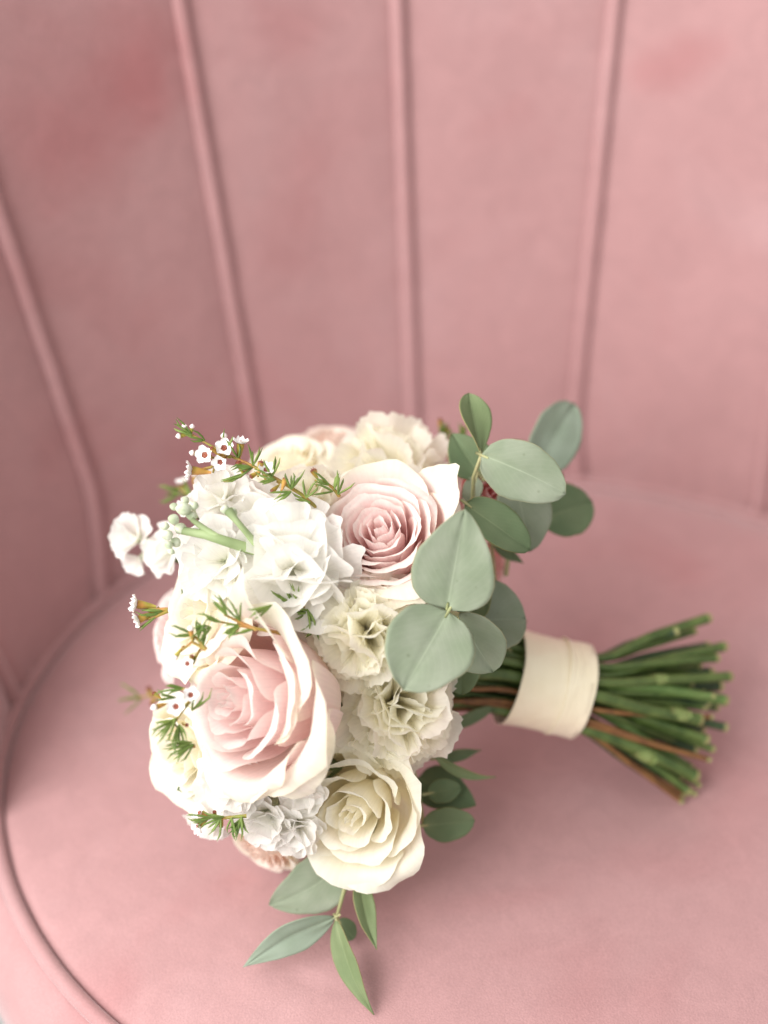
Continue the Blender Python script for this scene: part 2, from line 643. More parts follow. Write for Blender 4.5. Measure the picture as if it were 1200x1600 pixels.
# cushion
cushion_pts = [(0.0, .0045), (.15, .0045), (.3, .0042), (.45, .0036), (.6, .0028), (.72, .0018), (.82, .0002), (.90, -.0022),
               (.95, -.005), (.978, -.0072), (.992, -.0098), (1.0, -.013)]
_c = np.array(cushion_pts)
_r = np.concatenate([np.linspace(0, .95, 64), [.965, .978, .985, .992, .997, 1.0]])
cushion_pts = list(zip(_r, np.interp(_r, _c[:, 0], _c[:, 1])))
m = Mesh()
nseg = 260
_h = G(470, 1330, 0)
_e = G(1050, 1262, 0)
DENTS = [(_h.x, _h.y, .055, .006), (_e.x, _e.y, .03, .0025)]
crease = [G(440, 1500, 0), G(480, 1535, 0), G(530, 1548, 0), G(590, 1545, 0)]
P = np.zeros((len(cushion_pts), nseg, 3))
for i, (r, z) in enumerate(cushion_pts):
    for j in range(nseg):
        a = 2 * math.pi * j / nseg
        rr = max(r, 0.001)
        x, y = SCX + SA * rr * math.cos(a), SCY + SB * rr * math.sin(a)
        pz = z
        e = max(0, (r - .72) / .28)
        # puckers along the seam, gentle unevenness elsewhere
        pz += .0022 * e * (1 - e) * 2 * (noise.noise((a * 9, r * 2, 3.1)) + .5 * noise.noise((a * 23, 1, 7)))
        pz += .0016 * noise.noise((x * 9, y * 9, .4)) * (1 - e)
        # shallow crease where the fabric is pressed under the trailing leaves
        if abs(x - crease[2].x) < .06 and abs(y - crease[2].y) < .04:
            for q in range(3):
                A_, B_ = crease[q], crease[q + 1]
                ab = (B_ - A_).xy
                t_ = max(0, min(1, (Vector((x, y)) - A_.xy).dot(ab) / ab.length_squared))
                dd_ = (Vector((x, y)) - (A_.xy + ab * t_)).length
                pz -= .0009 * math.exp(-(dd_ / .003) ** 2)
        for (dx_, dy_, dr_, dd_) in DENTS:
            pz -= dd_ * math.exp(-((x - dx_) ** 2 + (y - dy_) ** 2) / dr_ ** 2)
        P[i, j] = (x, y, pz)
m.grid(P, close_u=True)
cushion = m.build("seat_cushion", VELVET, chair)

# crease in the velvet under the lowest leaf
# side band of the cushion
m = Mesh()
prof = [(-.001, -.015), (.007, -.0165), (.014, -.0215), (.022, -.032), (.028, -.048), (.030, -.066), (.027, -.084), (.018, -.098), (.004, -.106), (-.01, -.108)]
P = np.zeros((len(prof), nseg, 3))
for i, (o_, z) in enumerate(prof):
    for j in range(nseg):
        a = 2 * math.pi * j / nseg
        # the band tucks in where the backrest wraps round the seat
        tuck = 1.0 if math.sin(a) < -.15 else max(0.0, 1 - (math.sin(a) + .15) / .2)
        oo = o_ if o_ < .006 else .006 + (o_ - .006) * tuck
        P[i, j] = (SCX + (SA + oo) * math.cos(a), SCY + (SB + oo) * math.sin(a), z + .0008 * noise.noise((a * 6, z * 30, 0)))
m.grid(P, close_u=True)
m.build("cushion_side", VELVET, cushion)

m = Mesh()
ring = [Vector((SCX + (SA + .0035) * math.cos(a), SCY + (SB + .0035) * math.sin(a), -.0100 + .0005 * noise.noise((a * 12, 0, 0))))
        for a in [2 * math.pi * k / 200 for k in range(201)]]
m.tube(ring, [.0046] * len(ring), 12, caps=False)
m.build("piping", VELVET, cushion)

# base below the cushion
m = Mesh()
prof = [(-.02, -.104), (.014, -.106), (.019, -.112), (.018, -.20), (.01, -.21), (-.05, -.21)]
P = np.zeros((len(prof), nseg, 3))
for i, (o_, z) in enumerate(prof):
    for j in range(nseg):
        a = 2 * math.pi * j / nseg
        P[i, j] = (SCX + (SA + o_) * math.cos(a), SCY + (SB + o_) * math.sin(a), z)
m.grid(P, close_u=True)
m.build("seat_base", VELVET, chair)

# backrest: one cushion-like panel between each pair of welts
backrest = empty("backrest", Matrix.Translation((SCX, SCY + BB, 0)), chair)
seams = [-10, 9.5, 32, 57.2, 81.0, 101.7, 122.7, 146.8, 172.5, 192]


def seam_phi(k, h):
    ph = seams[k]
    if k == 7:
        ph += 3.6 * max(0, 1 - h / .07) ** 1.5
    if k == 3:
        ph -= 2.0 * max(0, 1 - h / .08)
    if k == 4:
        ph -= 1.2 * max(0, 1 - h / .05) ** 2
    return RAD(ph)


def top_h(phi_deg):
    d = abs(phi_deg - 91)
    t = min(1, max(0, (d - 50) / 28))
    return .46 - .35 * t * t * (3 - 2 * t)


THICK = .030
for k in range(len(seams) - 1):
    nu, nh = 30, 90
    rows = []
    for i in range(nh + 1):
        rows.append(('in', -.075 + (1 + .075) * i / nh))
    P = []
    for kind, f in rows:
        row = []
        for j in range(nu + 1):
            s = j / nu
            topd = top_h(seams[k] + (seams[k + 1] - seams[k]) * s)
            h = f * topd if f > 0 else f
            p0, p1 = seam_phi(k, max(h, 0)), seam_phi(k + 1, max(h, 0))
            ph = p0 + (p1 - p0) * s
            e = abs(2 * s - 1)
            puff = .0028 * (1 - e ** 6) + .0034 * (1 - e * e)
            w = noise.noise((ph * 5, h * 9, k * 3.3)) * .0022 * (1 - e ** 4) + .0011 * e ** 5 * (1 - e ** 20) * noise.noise((h * 55, k * 7, s > .5))
            tuck = -.003 * min(1, max(0, (.02 - h) / .05))
            row.append(back_pt(ph, h, puff + w + tuck))
        P.append(row)
    for q in range(1, 9):      # rolled top edge
        a = math.pi * q / 8
        row = []
        for j in range(nu + 1):
            s = j / nu
            topd = top_h(seams[k] + (seams[k + 1] - seams[k]) * s)
            p0, p1 = seam_phi(k, topd), seam_phi(k + 1, topd)
            ph = p0 + (p1 - p0) * s
            e = abs(2 * s - 1)
            puff = .0028 * (1 - e ** 6) + .0034 * (1 - e * e)
            inset = puff * math.cos(a) - THICK * (1 - math.cos(a))
            p = back_pt(ph, topd, inset)
            p.z += THICK * math.sin(a)
            row.append(p)
        P.append(row)
    for q in range(1, 13):     # outer face
        row = []
        for j in range(nu + 1):
            s = j / nu
            topd = top_h(seams[k] + (seams[k + 1] - seams[k]) * s)
            h = topd * (1 - q / 12) - .21 * q / 12
            ph = seam_phi(k, .2) * (1 - s) + seam_phi(k + 1, .2) * s
            row.append(back_pt(ph, h, -2 * THICK - .004 * (1 - (2 * s - 1) ** 2)))
        P.append(row)
    m = Mesh()
    m.grid(np.array([[tuple(p) for p in row] for row in P]))
    o = m.build("channel_panel", VELVET, backrest)

for k in range(len(seams)):
    pts, topd = [], top_h(seams[k])
    for i in range(40):
        h = -.03 + (topd + .03) * i / 39
        ph = seam_phi(k, max(h, 0))
        pts.append(back_pt(ph, h, .0022 + .0006 * noise.noise((h * 30, k, 0))))
    for q in range(1, 9):
        a = math.pi * q / 8
        p = back_pt(seam_phi(k, topd), topd, .0022 * math.cos(a) - THICK * (1 - math.cos(a)))
        p.z += (THICK + .002) * math.sin(a)
        pts.append(p)
    m = Mesh()
    m.tube(pts, [.0050] * len(pts), 12)
    m.build("welt", VELVET, backrest)

# ------------------------------------------------------------------ bouquet
BC = D(850, 1067, .800)          # centre of the binding
BAX = (D(912, 1084, .803) - D(790, 1056, .796)).normalized()
BR = .0244
HEADC = D(HC[0], HC[1], HEAD_D)
bouquet = empty("bouquet", Matrix.Translation((HEADC.x, HEADC.y, 0)))
bouquet["label"] = "bouquet of blush and cream roses with eucalyptus, bound with cream ribbon"
bouquet["category"] = "bouquet"

stem_starts = []


def nz3(x, y, z):
    return noise.noise((x, y, z))


def rose(origin, facing, R, N, mat_in, mat_out, seed, label, openness=1.0, outer=7, spin=0, depth=.62, curl=1.0, extra=(), tight=.88):
    rr = random.Random(seed)
    M = frame(origin, facing, spin)
    root = empty("rose", M, bouquet)
    root["label"] = label

    def petal(phi, q, W, rho_m, rho_t, zt, roll, out, wob, drop=.16, tipcut=0.0, beta=.2, lip=.1, z0=None, skewroll=0.0):
        nu, nv = (18, 14) if q > .35 else (12, 9)
        P = np.zeros((nv + 1, nu + 1, 3))
        zb = -depth * R if z0 is None else z0
        sd = rr.random() * 100
        lean = rr.uniform(-.05, .05)
        tipoff = rr.uniform(-.35, .35)
        for i in range(nv + 1):
            for j in range(nu + 1):
                s = 2 * j / nu - 1
                edge = drop * abs(s) ** 3 + tipcut * math.exp(-abs(s - tipoff) / .13) * -.05
                edge += (.014 + .02 * q) * nz3(s * 2.6, sd, 0) + .006 * nz3(s * 11, sd, 3)
                t = (i / nv) * (1 - edge)
                # Bezier from the calyx to the rim, then an arc for the curled lip
                tb = .80
                if t <= tb:
                    u = t / tb
                    a0, a1, a2, a3 = (1 - u) ** 3, 3 * u * (1 - u) ** 2, 3 * u * u * (1 - u), u ** 3
                    hk = .42 * R
                    rho = a0 * .05 * R + a1 * rho_m * .95 + a2 * (rho_t - math.sin(beta) * hk) + a3 * rho_t
                    z = a0 * zb + a1 * (zb + .06 * R) + a2 * (zt - math.cos(beta) * hk) + a3 * zt
                else:
                    x_ = (t - tb) / (1 - tb) * lip
                    kap = roll * max(.15, 1 + .6 * nz3(s * 1.6, sd, 5) + skewroll * s) / lip
                    rho = rho_t + (math.cos(beta) - math.cos(beta + kap * x_)) / kap
                    z = zt + (math.sin(beta + kap * x_) - math.sin(beta)) / kap
                    rho += .022 * R * nz3(s * 5, sd, 9) * x_ / lip
                wf = .42 + .58 * math.sin(min(1, t * 1.25) * math.pi / 2)
                ang = phi + (s + lean) * W * wf
                rho *= 1 + (.065 * s) * (.4 + .6 * t)
                rho += out * R * abs(s) ** 3 * t ** 2
                rho += wob * R * nz3(s * 1.8 + sd, t * 2, 0) * t + .4 * wob * R * nz3(s * 4 + sd, t * 5, 4) * t * t
                z += .5 * wob * R * nz3(s * 2, t * 2, sd) * t
                P[i, j] = (rho * math.cos(ang), rho * math.sin(ang), z)
        m = Mesh()
        m.grid(P)
        m.build("petal", mat_out if q > .80 else mat_in, root, M)

    phi = rr.random() * 6
    for i in range(N):
        q = (i + .5) / N
        phi += 2.3999 + rr.uniform(-.25, .25)
        rho_t = R * (.035 + .88 * q ** tight) * rr.uniform(.96, 1.04)
        gap = R * .88 * 3.2 / N
        rho_m = rho_t * (.92 if q > .3 else 1.15)
        beta = (-.25 + .35 * q ** .5 + .50 * q * openness) + rr.uniform(-.08, .08)
        zt = R * (.34 - .38 * (rho_t / R) ** 1.7) + R * rr.uniform(-.025, .035)
        W = 1.60 - .55 * q ** .7
        petal(phi, q * .8, W * rr.uniform(.85, 1.1), rho_m, rho_t, zt, (.5 + 1.1 * q ** .7) * curl * rr.uniform(.6, 1.4), .02 + .03 * q, .055 + .05 * q,
              drop=.34, beta=beta, lip=max(.07 * R, gap * (.55 + .75 * q)), tipcut=rr.uniform(.2, 1.2) * q)
    for i in range(outer):
        phi += 2.3999 + rr.uniform(-.2, .2)
        f = i / max(1, outer - 1)
        q = .85 + .15 * f
        rho_t = R * (.94 + .12 * f)
        petal(phi, q, 1.02, rho_t * .97, rho_t, R * (.02 - .14 * f), rr.uniform(1.2, 3.0) * curl, .03, .09, drop=.22, tipcut=rr.uniform(.4, 1.6),
              beta=.30 + .35 * f * openness, lip=R * rr.uniform(.24, .46), skewroll=rr.uniform(-.8, .8))
    for (ph_, q_, W_, rho_, z_, roll_, lip_, beta_, tip_) in extra:
        petal(ph_, q_, W_, rho_ * .97 * R, rho_ * R, z_ * R, roll_, .02, .05, drop=.2, tipcut=tip_, beta=beta_, lip=lip_ * R)
    # green calyx
    m = Mesh()
    ring_t = [Vector((0, 0, -depth * R + .02 * R)), Vector((0, 0, -depth * R - .08 * R)), Vector((0, 0, -depth * R - .28 * R)), Vector((0, 0, -depth * R - .42 * R))]
    m.tube(ring_t, [.22 * R, .24 * R, .16 * R, .07 * R], 10)
    m.build("calyx", STOCKSTEM, root, M)
    stem_starts.append(M @ Vector((0, 0, -depth * R - .4 * R)))
    return root


def ruffled(name, origin, facing, R, N, mat, seed, label, spread=100, width=.55, amp=.16, k=7.0, teeth=0, tooth=.05, wavy=.05, grid=(26, 10), core=None, calyx=.5, inner=.55, small=False, turn=1.0, vary=.1, rexp=2.2, cupin=.0):
    rr = random.Random(seed)
    M = frame(origin, facing, rr.random() * 6)
    root = empty(name, M, bouquet)
    root["label"] = label
    joined = Mesh() if small else None
    for i in range(N):
        q = (i + .5) / N
        al = RAD(spread) * q ** .62
        az = i * 2.39996 + rr.uniform(-.4, .4)
        e = Vector((math.sin(al) * math.cos(az), math.sin(al) * math.sin(az), math.cos(al)))
        tdir = Vector((-math.sin(az), math.cos(az), 0))
        rolla = rr.uniform(-1.2, 1.2) * (1.15 - q) * turn
        w = Matrix.Rotation(rolla, 3, e) @ tdir
        n = e.cross(w)
        if n.z < 0:
            n = -n
        Lp = R * (inner + (1 - inner) * q ** .7) * rr.uniform(1 - vary, 1 + vary)
        nu, nv = grid
        P = np.zeros((nv + 1, nu + 1, 3))
        ph1, ph2, sd = rr.random() * 6, rr.random() * 6, rr.random() * 50
        aa = amp * rr.uniform(.6, 1.3)
        ww = width * rr.uniform(.85, 1.2)
        cr = rr.uniform(.15, .5)
        base_shift = Vector((0, 0, -.45 * R))
        for ii in range(nv + 1):
            for j in range(nu + 1):
                s = 2 * j / nu - 1
                cut = .22 * abs(s) ** 2.4
                if teeth:
                    cut += tooth * abs(((s * teeth + ph1) % 1) * 2 - 1) * (1 + .8 * nz3(s * 4, sd, 1))
                cut += wavy * nz3(s * 3.2, sd, 2)
                t = (ii / nv) * (1 - cut)
                fan = R * ww * (t ** .75) * 1.05
                a = s * 1.0
                p = base_shift * (1 - t * .75) + e * (Lp * t * (1 - .12 * s * s)) + w * (fan * math.sin(a) * 1.15)
                ruf = cupin * R * s * s * t + aa * R * t ** rexp * (math.sin(k * s + ph1) + .5 * .6 * math.sin(k * 2.1 * s + ph2 + 3 * t)) + .08 * R * nz3(s * 2, t * 2, sd)
                p = p + n * ruf + Vector((0, 0, -1)) * (cr * R * max(0, t - .45) ** 2 * math.sin(al) * 1.4)
                P[ii, j] = p
        if small:
            joined.grid(P)
        else:
            m = Mesh()
            m.grid(P)
            m.build("petal", mat, root, M)
    if small:
        o = joined.build("petals", mat, root, M)
        o["kind"] = "stuff"
    if core:
        m = Mesh()
        for q in range(5):
            a = q * 1.26
            p0 = Vector((0, 0, -.25 * R))
            p1 = Vector((.10 * R * math.cos(a), .10 * R * math.sin(a), .22 * R))
            m.tube([p0, (p0 + p1) / 2, p1], [.02 * R, .025 * R, .05 * R], 6)
        m.build("stamens", core, root, M)
    m = Mesh()
    m.tube([Vector((0, 0, -.42 * R)), Vector((0, 0, -.55 * R)), Vector((0, 0, -(.6 + calyx) * R)), Vector((0, 0, -(.75 + calyx) * R))],
           [.16 * R, .20 * R, .15 * R, .07 * R], 8)
    m.build("calyx", BUDGREEN, root, M)
    stem_starts.append(M @ Vector((0, 0, -(.75 + calyx) * R)))
    return root


def px2m(p, d):
    return p * d / FPX


# --- roses
def put_rose(px, py, rpx, f, N, mi, mo, seed, label, off=.012, d=None, **kw):
    dd = d if d is not None else dome(px, py) + off
    return rose(D(px, py, dd), V(*f), px2m(rpx, dd), N, mi, mo, seed, label, **kw)


def put_ruf(name, px, py, rpx, f, N, mat, seed, label, off=.012, d=None, **kw):
    rpx *= {"stock_flower": 1.18, "carnation": 1.16}.get(name, 1.05)
    dd = d if d is not None else dome(px, py) + off
    return ruffled(name, D(px, py, dd), V(*f), px2m(rpx, dd), N, mat, seed, label, **kw)


put_rose(386, 1095, 124, (-.68, .05, .73), 19, PINK, PINK_OUT, 3, "large blush pink rose in front, facing left, with rolled creamy outer petals", off=.004, outer=4, curl=.9, depth=1.2, openness=.45, tight=1.25,
         extra=[(.05, .9, .80, .76, .0, 1.9, .25, .45, .5), (-.75, .9, .72, 1.06, -.30, 2.2, .36, .55, 1.5), (1.20, .9, .62, .98, .0, .7, .55, .35, 3.0), (2.3, .9, .8, .98, -.05, 1.2, .35, .4, 1.0), (-1.7, .9, .8, .96, -.05, 1.5, .35, .4, 1.0)])
put_rose(596, 836, 98, (-.16, .42, .88), 24, PINK, PINK_OUT, 11, "blush pink rose at the upper right beside the eucalyptus leaves", off=.004, outer=7, curl=.9, depth=1.0, openness=.8, extra=[(.62, .9, .5, 1.12, .0, .4, .42, .6, 3.0), (-1.3, .9, .8, 1.0, -.1, 1.2, .4, .4, 1.0)])
put_rose(556, 1266, 98, (-.28, -.20, .94), 15, CREAM, CREAM_OUT, 21, "pale cream rose at the bottom of the bouquet", off=.010, outer=6, curl=.8, depth=.9, openness=.3, tight=1.2)
put_rose(320, 958, 88, (-.75, .25, .55), 14, CREAM, CREAM_OUT, 31, "pale yellow rose behind the white stock at the left", off=.020, outer=7)
put_rose(292, 1178, 78, (-.65, -.25, .65), 14, CREAM, CREAM_OUT, 41, "greenish cream rose at the lower left edge", off=.010, outer=7)
put_rose(268, 1000, 56, (-.85, .0, .40), 16, PINK, PINK, 51, "small pink rose peeping out at the left edge", d=.775, outer=5)
put_rose(452, 722, 54, (-.25, .75, .55), 16, CREAM, CREAM_OUT, 61, "cream rose at the top left", d=.795, outer=6)
put_rose(522, 696, 54, (.05, .85, .45), 16, PEACH, PEACH, 71, "peach rose at the top behind the white carnation", d=.835, outer=6)
put_rose(764, 772, 50, (.35, .25, .8), 14, CORAL, CORAL, 81, "deep pink rose half hidden by the eucalyptus leaves", d=.752, outer=5)
put_rose(768, 885, 38, (.85, -.1, .4), 12, CORAL, CORAL, 85, "deep pink rose on the far side behind the large leaf", d=.790, outer=5)
put_rose(412, 1325, 50, (-.45, -.65, .5), 16, PEACH, CREAM_OUT, 91, "peach rose on the underside resting on the seat", d=.765, outer=6)
put_rose(655, 712, 36, (.2, .85, .4), 12, PINK, PINK, 95, "pink rosebud at the top right, far side", d=.83, outer=4)

# --- carnations
put_ruf("carnation", 572, 985, 80, (.0, .12, .98), 44, CARN, 5, "cream carnation between the two blush roses", off=.010, teeth=5, tooth=.06, amp=.10, k=5.5, width=.70, inner=.72, vary=.22)
put_ruf("carnation", 622, 1108, 92, (.22, -.12, .95), 44, CARN, 6, "cream carnation with frilled edge below the eucalyptus leaves", off=.012, teeth=5, tooth=.06, amp=.10, k=5.5, width=.70, inner=.72, vary=.22)
put_ruf("carnation", 608, 728, 84, (.05, .62, .75), 26, CARN, 8, "cream white carnation at the top of the bouquet", d=.775, teeth=5, tooth=.06, amp=.12, k=5.5, width=.70, inner=.72, vary=.22)
put_ruf("carnation", 478, 770, 56, (-.1, .5, .8), 20, CARN, 9, "cream carnation under the waxflower sprig", off=.024, teeth=5, amp=.10, k=5.5, width=.70, inner=.72, vary=.22)
put_ruf("carnation", 660, 930, 60, (.5, .0, .8), 26, CARN, 10, "cream carnation hidden behind the round eucalyptus leaves", off=.022, teeth=5, amp=.10, k=5.5, width=.70, inner=.72, vary=.22)

# --- white lisianthus and stock flowers
put_ruf("lisianthus", 452, 868, 92, (-.08, .22, .95), 13, WHITE, 14, "white lisianthus with broad wavy petals in the middle", off=.006, spread=88, width=.80, amp=.10, k=4.0, wavy=.12, grid=(32, 18), inner=.62, turn=.45, rexp=3.6, cupin=.25)
put_ruf("lisianthus", 460, 918, 88, (.05, -.35, .93), 9, WHITE, 15, "white open blossom above the large blush rose", off=.010, spread=95, width=1.0, amp=.06, k=2.6, wavy=.12, grid=(32, 18), inner=.7, turn=.3, rexp=3.4, cupin=.15)
ST = dict(spread=88, width=.80, amp=.09, k=4.2, wavy=.10, grid=(26, 14), inner=.60, turn=.5, rexp=3.6, cupin=.22)
put_ruf("stock_flower", 345, 772, 46, (-.25, .45, .85), 11, WHITE, 16, "white stock flower at the top left under the waxflowers", off=-.004, **ST)
put_ruf("stock_flower", 340, 882, 62, (-.3, -.1, .9), 12, WHITE, 17, "white stock flower below the pale green stock stem", off=.0, **ST)
put_ruf("stock_flower", 204, 838, 38, (-.6, .25, .75), 6, WHITE, 18, "white stock flower sticking out farthest to the left", d=.765, **{**ST, "inner": .8, "spread": 80, "width": .62})
put_ruf("stock_flower", 213, 882, 25, (-.4, -.6, .6), 3, WHITE, 19, "small white petals hanging under the leftmost stock flower", d=.768, **ST)
put_ruf("stock_flower", 258, 858, 38, (-.5, .1, .8), 8, WHITE, 20, "white stock flower beside the leftmost one", d=.755, **ST)
put_ruf("stock_flower", 398, 800, 48, (-.2, .3, .9), 9, WHITE, 22, "white stock flower between waxflower sprig and lisianthus", off=.012, **ST)
put_ruf("stock_flower", 358, 1228, 50, (-.25, -.2, .9), 16, WHITE, 23, "white stock flower under the large blush rose", off=-.002, **ST)
put_ruf("stock_flower", 412, 1283, 46, (-.25, -.45, .85), 16, WHITE, 24, "white stock flower left of the bottom cream rose", off=.002, **ST)
put_ruf("stock_flower", 458, 1300, 44, (-.1, -.6, .8), 16, WHITE, 25, "white stock flower touching the bottom cream rose", off=.004, **ST)
put_ruf("stock_flower", 322, 1283, 36, (-.55, -.5, .6), 9, WHITE, 26, "white stock flower at the lower left tip of the bouquet", off=.0, **ST)
put_ruf("stock_flower", 470, 1235, 40, (.0, -.2, .95), 9, WHITE, 27, "white stock flower filling the gap above the bottom cream rose", off=.014, **ST)

put_ruf("stock_flower", 296, 788, 19, (-.4, .6, .7), 6, WHITE, 28, "tiny opening white floret at the tip of the green stock spike", off=-.010, **ST)

# --- stock stem with green buds
root = empty("stock_spike", Matrix.Translation(D(400, 855, .69)), bouquet)
root["label"] = "pale green stock spike with budding tip pointing left"
m = Mesh()
d0 = dome(400, 860)
m.tube([D(405, 862, d0 + .004), D(360, 848, d0 - .008), D(320, 835, d0 - .008), D(278, 828, d0)], [px2m(x, .7) for x in (8.5, 8, 7.5, 6)], 10)
m.tube([D(345, 842, d0 - .008), D(322, 828, d0 - .009), D(300, 812, d0 - .006)], [px2m(x, .7) for x in (5, 5, 4)], 8)
m.tube([D(400, 850, d0 - .002), D(385, 832, d0 - .008), D(368, 812, d0 - .010), D(357, 798, d0 - .008)], [px2m(x, .7) for x in (6, 5, 5, 8)], 8)
m.build("stem", STOCKSTEM, root)
br = random.Random(4)
for (bx, by, br_, c) in [(288, 795, 15, 0), (272, 812, 12, 0), (300, 806, 11, 0), (262, 836, 12, 0), (275, 848, 11, 0), (264, 852, 9, 0), (283, 826, 13, 0), (258, 822, 9, 0), (290, 782, 9, 0), (272, 792, 9, 0), (304, 790, 9, 0), (268, 862, 7, 0), (352, 796, 10, 0), (364, 800, 10, 0)]:
    m = Mesh()
    c0 = D(bx, by, d0 - .004 + br.uniform(-.004, .004))
    ax = V(br.uniform(-1, -.2), br.uniform(-.3, .5), br.uniform(.2, .9))
    r_ = px2m(br_ * .70, .7)
    fr = frame(c0, ax)
    for k_ in range(3):
        for h_ in range(2):
            a0 = (k_ * 2 + h_) * 1.047
            P = np.zeros((7, 7, 3))
            for i in range(7):
                for j in range(7):
                    t = i / 6
                    s = (j / 3 - 1)
                    a = a0 + s * .75
                    rr_ = r_ * (math.sin(math.pi * (.03 + .962 * t)) ** .75) * (.82 + .1 * h_ + .12 * (1 - s * s))
                    p = fr @ Vector((rr_ * math.cos(a), rr_ * math.sin(a), r_ * (-1.1 + 2.5 * t)))
                    P[i, j] = p
            m.grid(P)
    m.build("bud", BUDGREEN, root)


# --- eucalyptus leaves
def leaf(parent, A, B, hw, roll=0.0, cup=.12, curl=0.05, shape='round', mat=EUC, twist=0.0, name="leaf", bend=0.0, face=None, wave=.02, petiole=True):
    a = B - A
    Ln = a.length
    an = a.normalized()
    n0 = -FWD if face is None else Vector(face)
    n0 = (n0 - an * n0.dot(an)).normalized()
    nu, nv = 16, 22
    P = np.zeros((nv + 1, nu + 1, 3))
    sd = rnd.random() * 90
    for i in range(nv + 1):
        t = i / nv
        if shape == 'round':
            pr = math.sin(math.pi * t ** .86) ** .55
        elif shape == 'ovate':
            pr = math.sin(math.pi * t ** .66) ** .72
        elif shape == 'obovate':
            pr = math.sin(math.pi * t ** 1.25) ** .7
        elif shape == 'lance':
            pr = math.sin(math.pi * t ** .8) ** 1.0 * (1 - .15 * t)
        else:
            pr = math.sin(math.pi * t ** .75) ** .8
        tw = roll + twist * (t - .3)
        n = Matrix.Rotation(tw, 3, an) @ n0
        w = an.cross(n)
        for j in range(nu + 1):
            s = 2 * j / nu - 1
            side = w * (s * hw * max(pr, .004) * (1 + .07 * nz3(t * 4, sd, s > 0) + .03 * nz3(t * 13, sd, s > 0)))
            up_ = n * (cup * hw * (abs(s) ** 1.5) * pr + wave * Ln * nz3(s * 1.5, t * 3, sd) + .05 * hw * math.exp(-(s / .10) ** 2) * -1)
            c = n0 * (curl * Ln * 4 * t * (1 - t)) + an.cross(n0) * (bend * Ln * 4 * t * (1 - t))
            P[i, j] = A + a * t + side + up_ + c
    m = Mesh()
    m.grid(P)
    if petiole:
        m.tube([A - an * .003, A, A + an * .004], [.0006, .0007, .0004], 6, mi=1)
    return m.build(name, [mat, TWIG], parent, solid=.0004)


def sprig(label, base):
    r = empty("eucalyptus_sprig", Matrix.Translation(base), bouquet)
    r["label"] = label
    return r


def twig(parent, pts, rads, mat=TWIG, name="twig"):
    m = Mesh()
    m.tube(pts, rads, 8)
    return m.build(name, mat, parent)


# front pair
s1 = sprig("eucalyptus sprig with two large round grey green leaves in front", D(700, 954, .69))
leaf(s1, D(698, 953, .682), D(726, 796, .662), px2m(67, .672), roll=-.12, cup=.10, curl=.03, shape='ovate')
leaf(s1, D(701, 955, .680), D(630, 1078, .658), px2m(71, .67), roll=.15, cup=.12, curl=.03, shape='round')
leaf(s1, D(712, 958, .700), D(770, 1050, .712), px2m(50, .70), roll=.35, cup=.15, shape='round')
leaf(s1, D(715, 1000, .725), D(722, 1085, .730), px2m(34, .73), roll=.2, cup=.1, shape='round', mat=EUC_DARK)
twig(s1, [D(775, 985, .765), D(740, 968, .73), D(708, 957, .692), D(700, 954, .684)], [.0014, .0013, .0010, .0006])

s2 = sprig("eucalyptus sprig behind the ribbon side with a shaded leaf", D(740, 968, .74))
leaf(s2, D(735, 968, .742), D(822, 966, .748), px2m(58, .745), roll=-.5, cup=.3, shape='round', mat=EUC)
leaf(s2, D(728, 975, .735), D(762, 905, .742), px2m(26, .74), roll=-.5, cup=.2, shape='ovate', mat=EUC_DARK)
twig(s2, [D(790, 1000, .775), D(760, 975, .755), D(735, 968, .743)], [.0013, .0012, .001])

# upper sprig
s3 = sprig("upper eucalyptus sprig with leaves spreading to the right", D(752, 708, .72))
leaf(s3, D(752, 711, .720), D(884, 772, .715), px2m(47, .717), roll=.15, cup=.10, curl=.04, shape='round', bend=-.02)
leaf(s3, D(751, 712, .722), D(732, 614, .735), px2m(29, .73), roll=.75, cup=.3, shape='obovate', mat=EUC_GREEN, twist=-.7)
leaf(s3, D(752, 745, .745), D(706, 678, .750), px2m(36, .75), roll=.3, cup=.2, shape='ovate', mat=EUC_DARK)
leaf(s3, D(745, 745, .742), D(728, 800, .744), px2m(16, .75), roll=.3, cup=.2, shape='ovate', mat=EUC)
leaf(s3, D(727, 786, .720), D(828, 860, .722), px2m(36, .72), roll=-.45, cup=.25, shape='round', mat=EUC_DARK)
leaf(s3, D(805, 745, .748), D(828, 862, .755), px2m(46, .755), roll=-.2, cup=.1, shape='round', mat=EUC)
twig(s3, [D(745, 880, .76), D(738, 800, .742), D(740, 745, .726), D(752, 711, .721), D(748, 700, .722)], [.0013, .0012, .0010, .0009, .0006])

s4 = sprig("far eucalyptus sprig with blurred pale leaf at the upper right", D(820, 740, .79))
leaf(s4, D(832, 742, .790), D(896, 630, .815), px2m(42, .80), roll=.25, cup=.2, shape='round', mat=EUC_PALE)
leaf(s4, D(842, 812, .785), D(925, 783, .800), px2m(44, .79), roll=-.2, cup=.1, shape='round', mat=EUC_DARK)
leaf(s4, D(780, 700, .785), D(880, 745, .80), px2m(26, .79), roll=-.2, cup=.1, shape='ovate', mat=EUC_DARK)
twig(s4, [D(790, 900, .785), D(800, 830, .785), D(812, 780, .788), D(832, 742, .790)], [.0014, .0013, .0012, .0009])

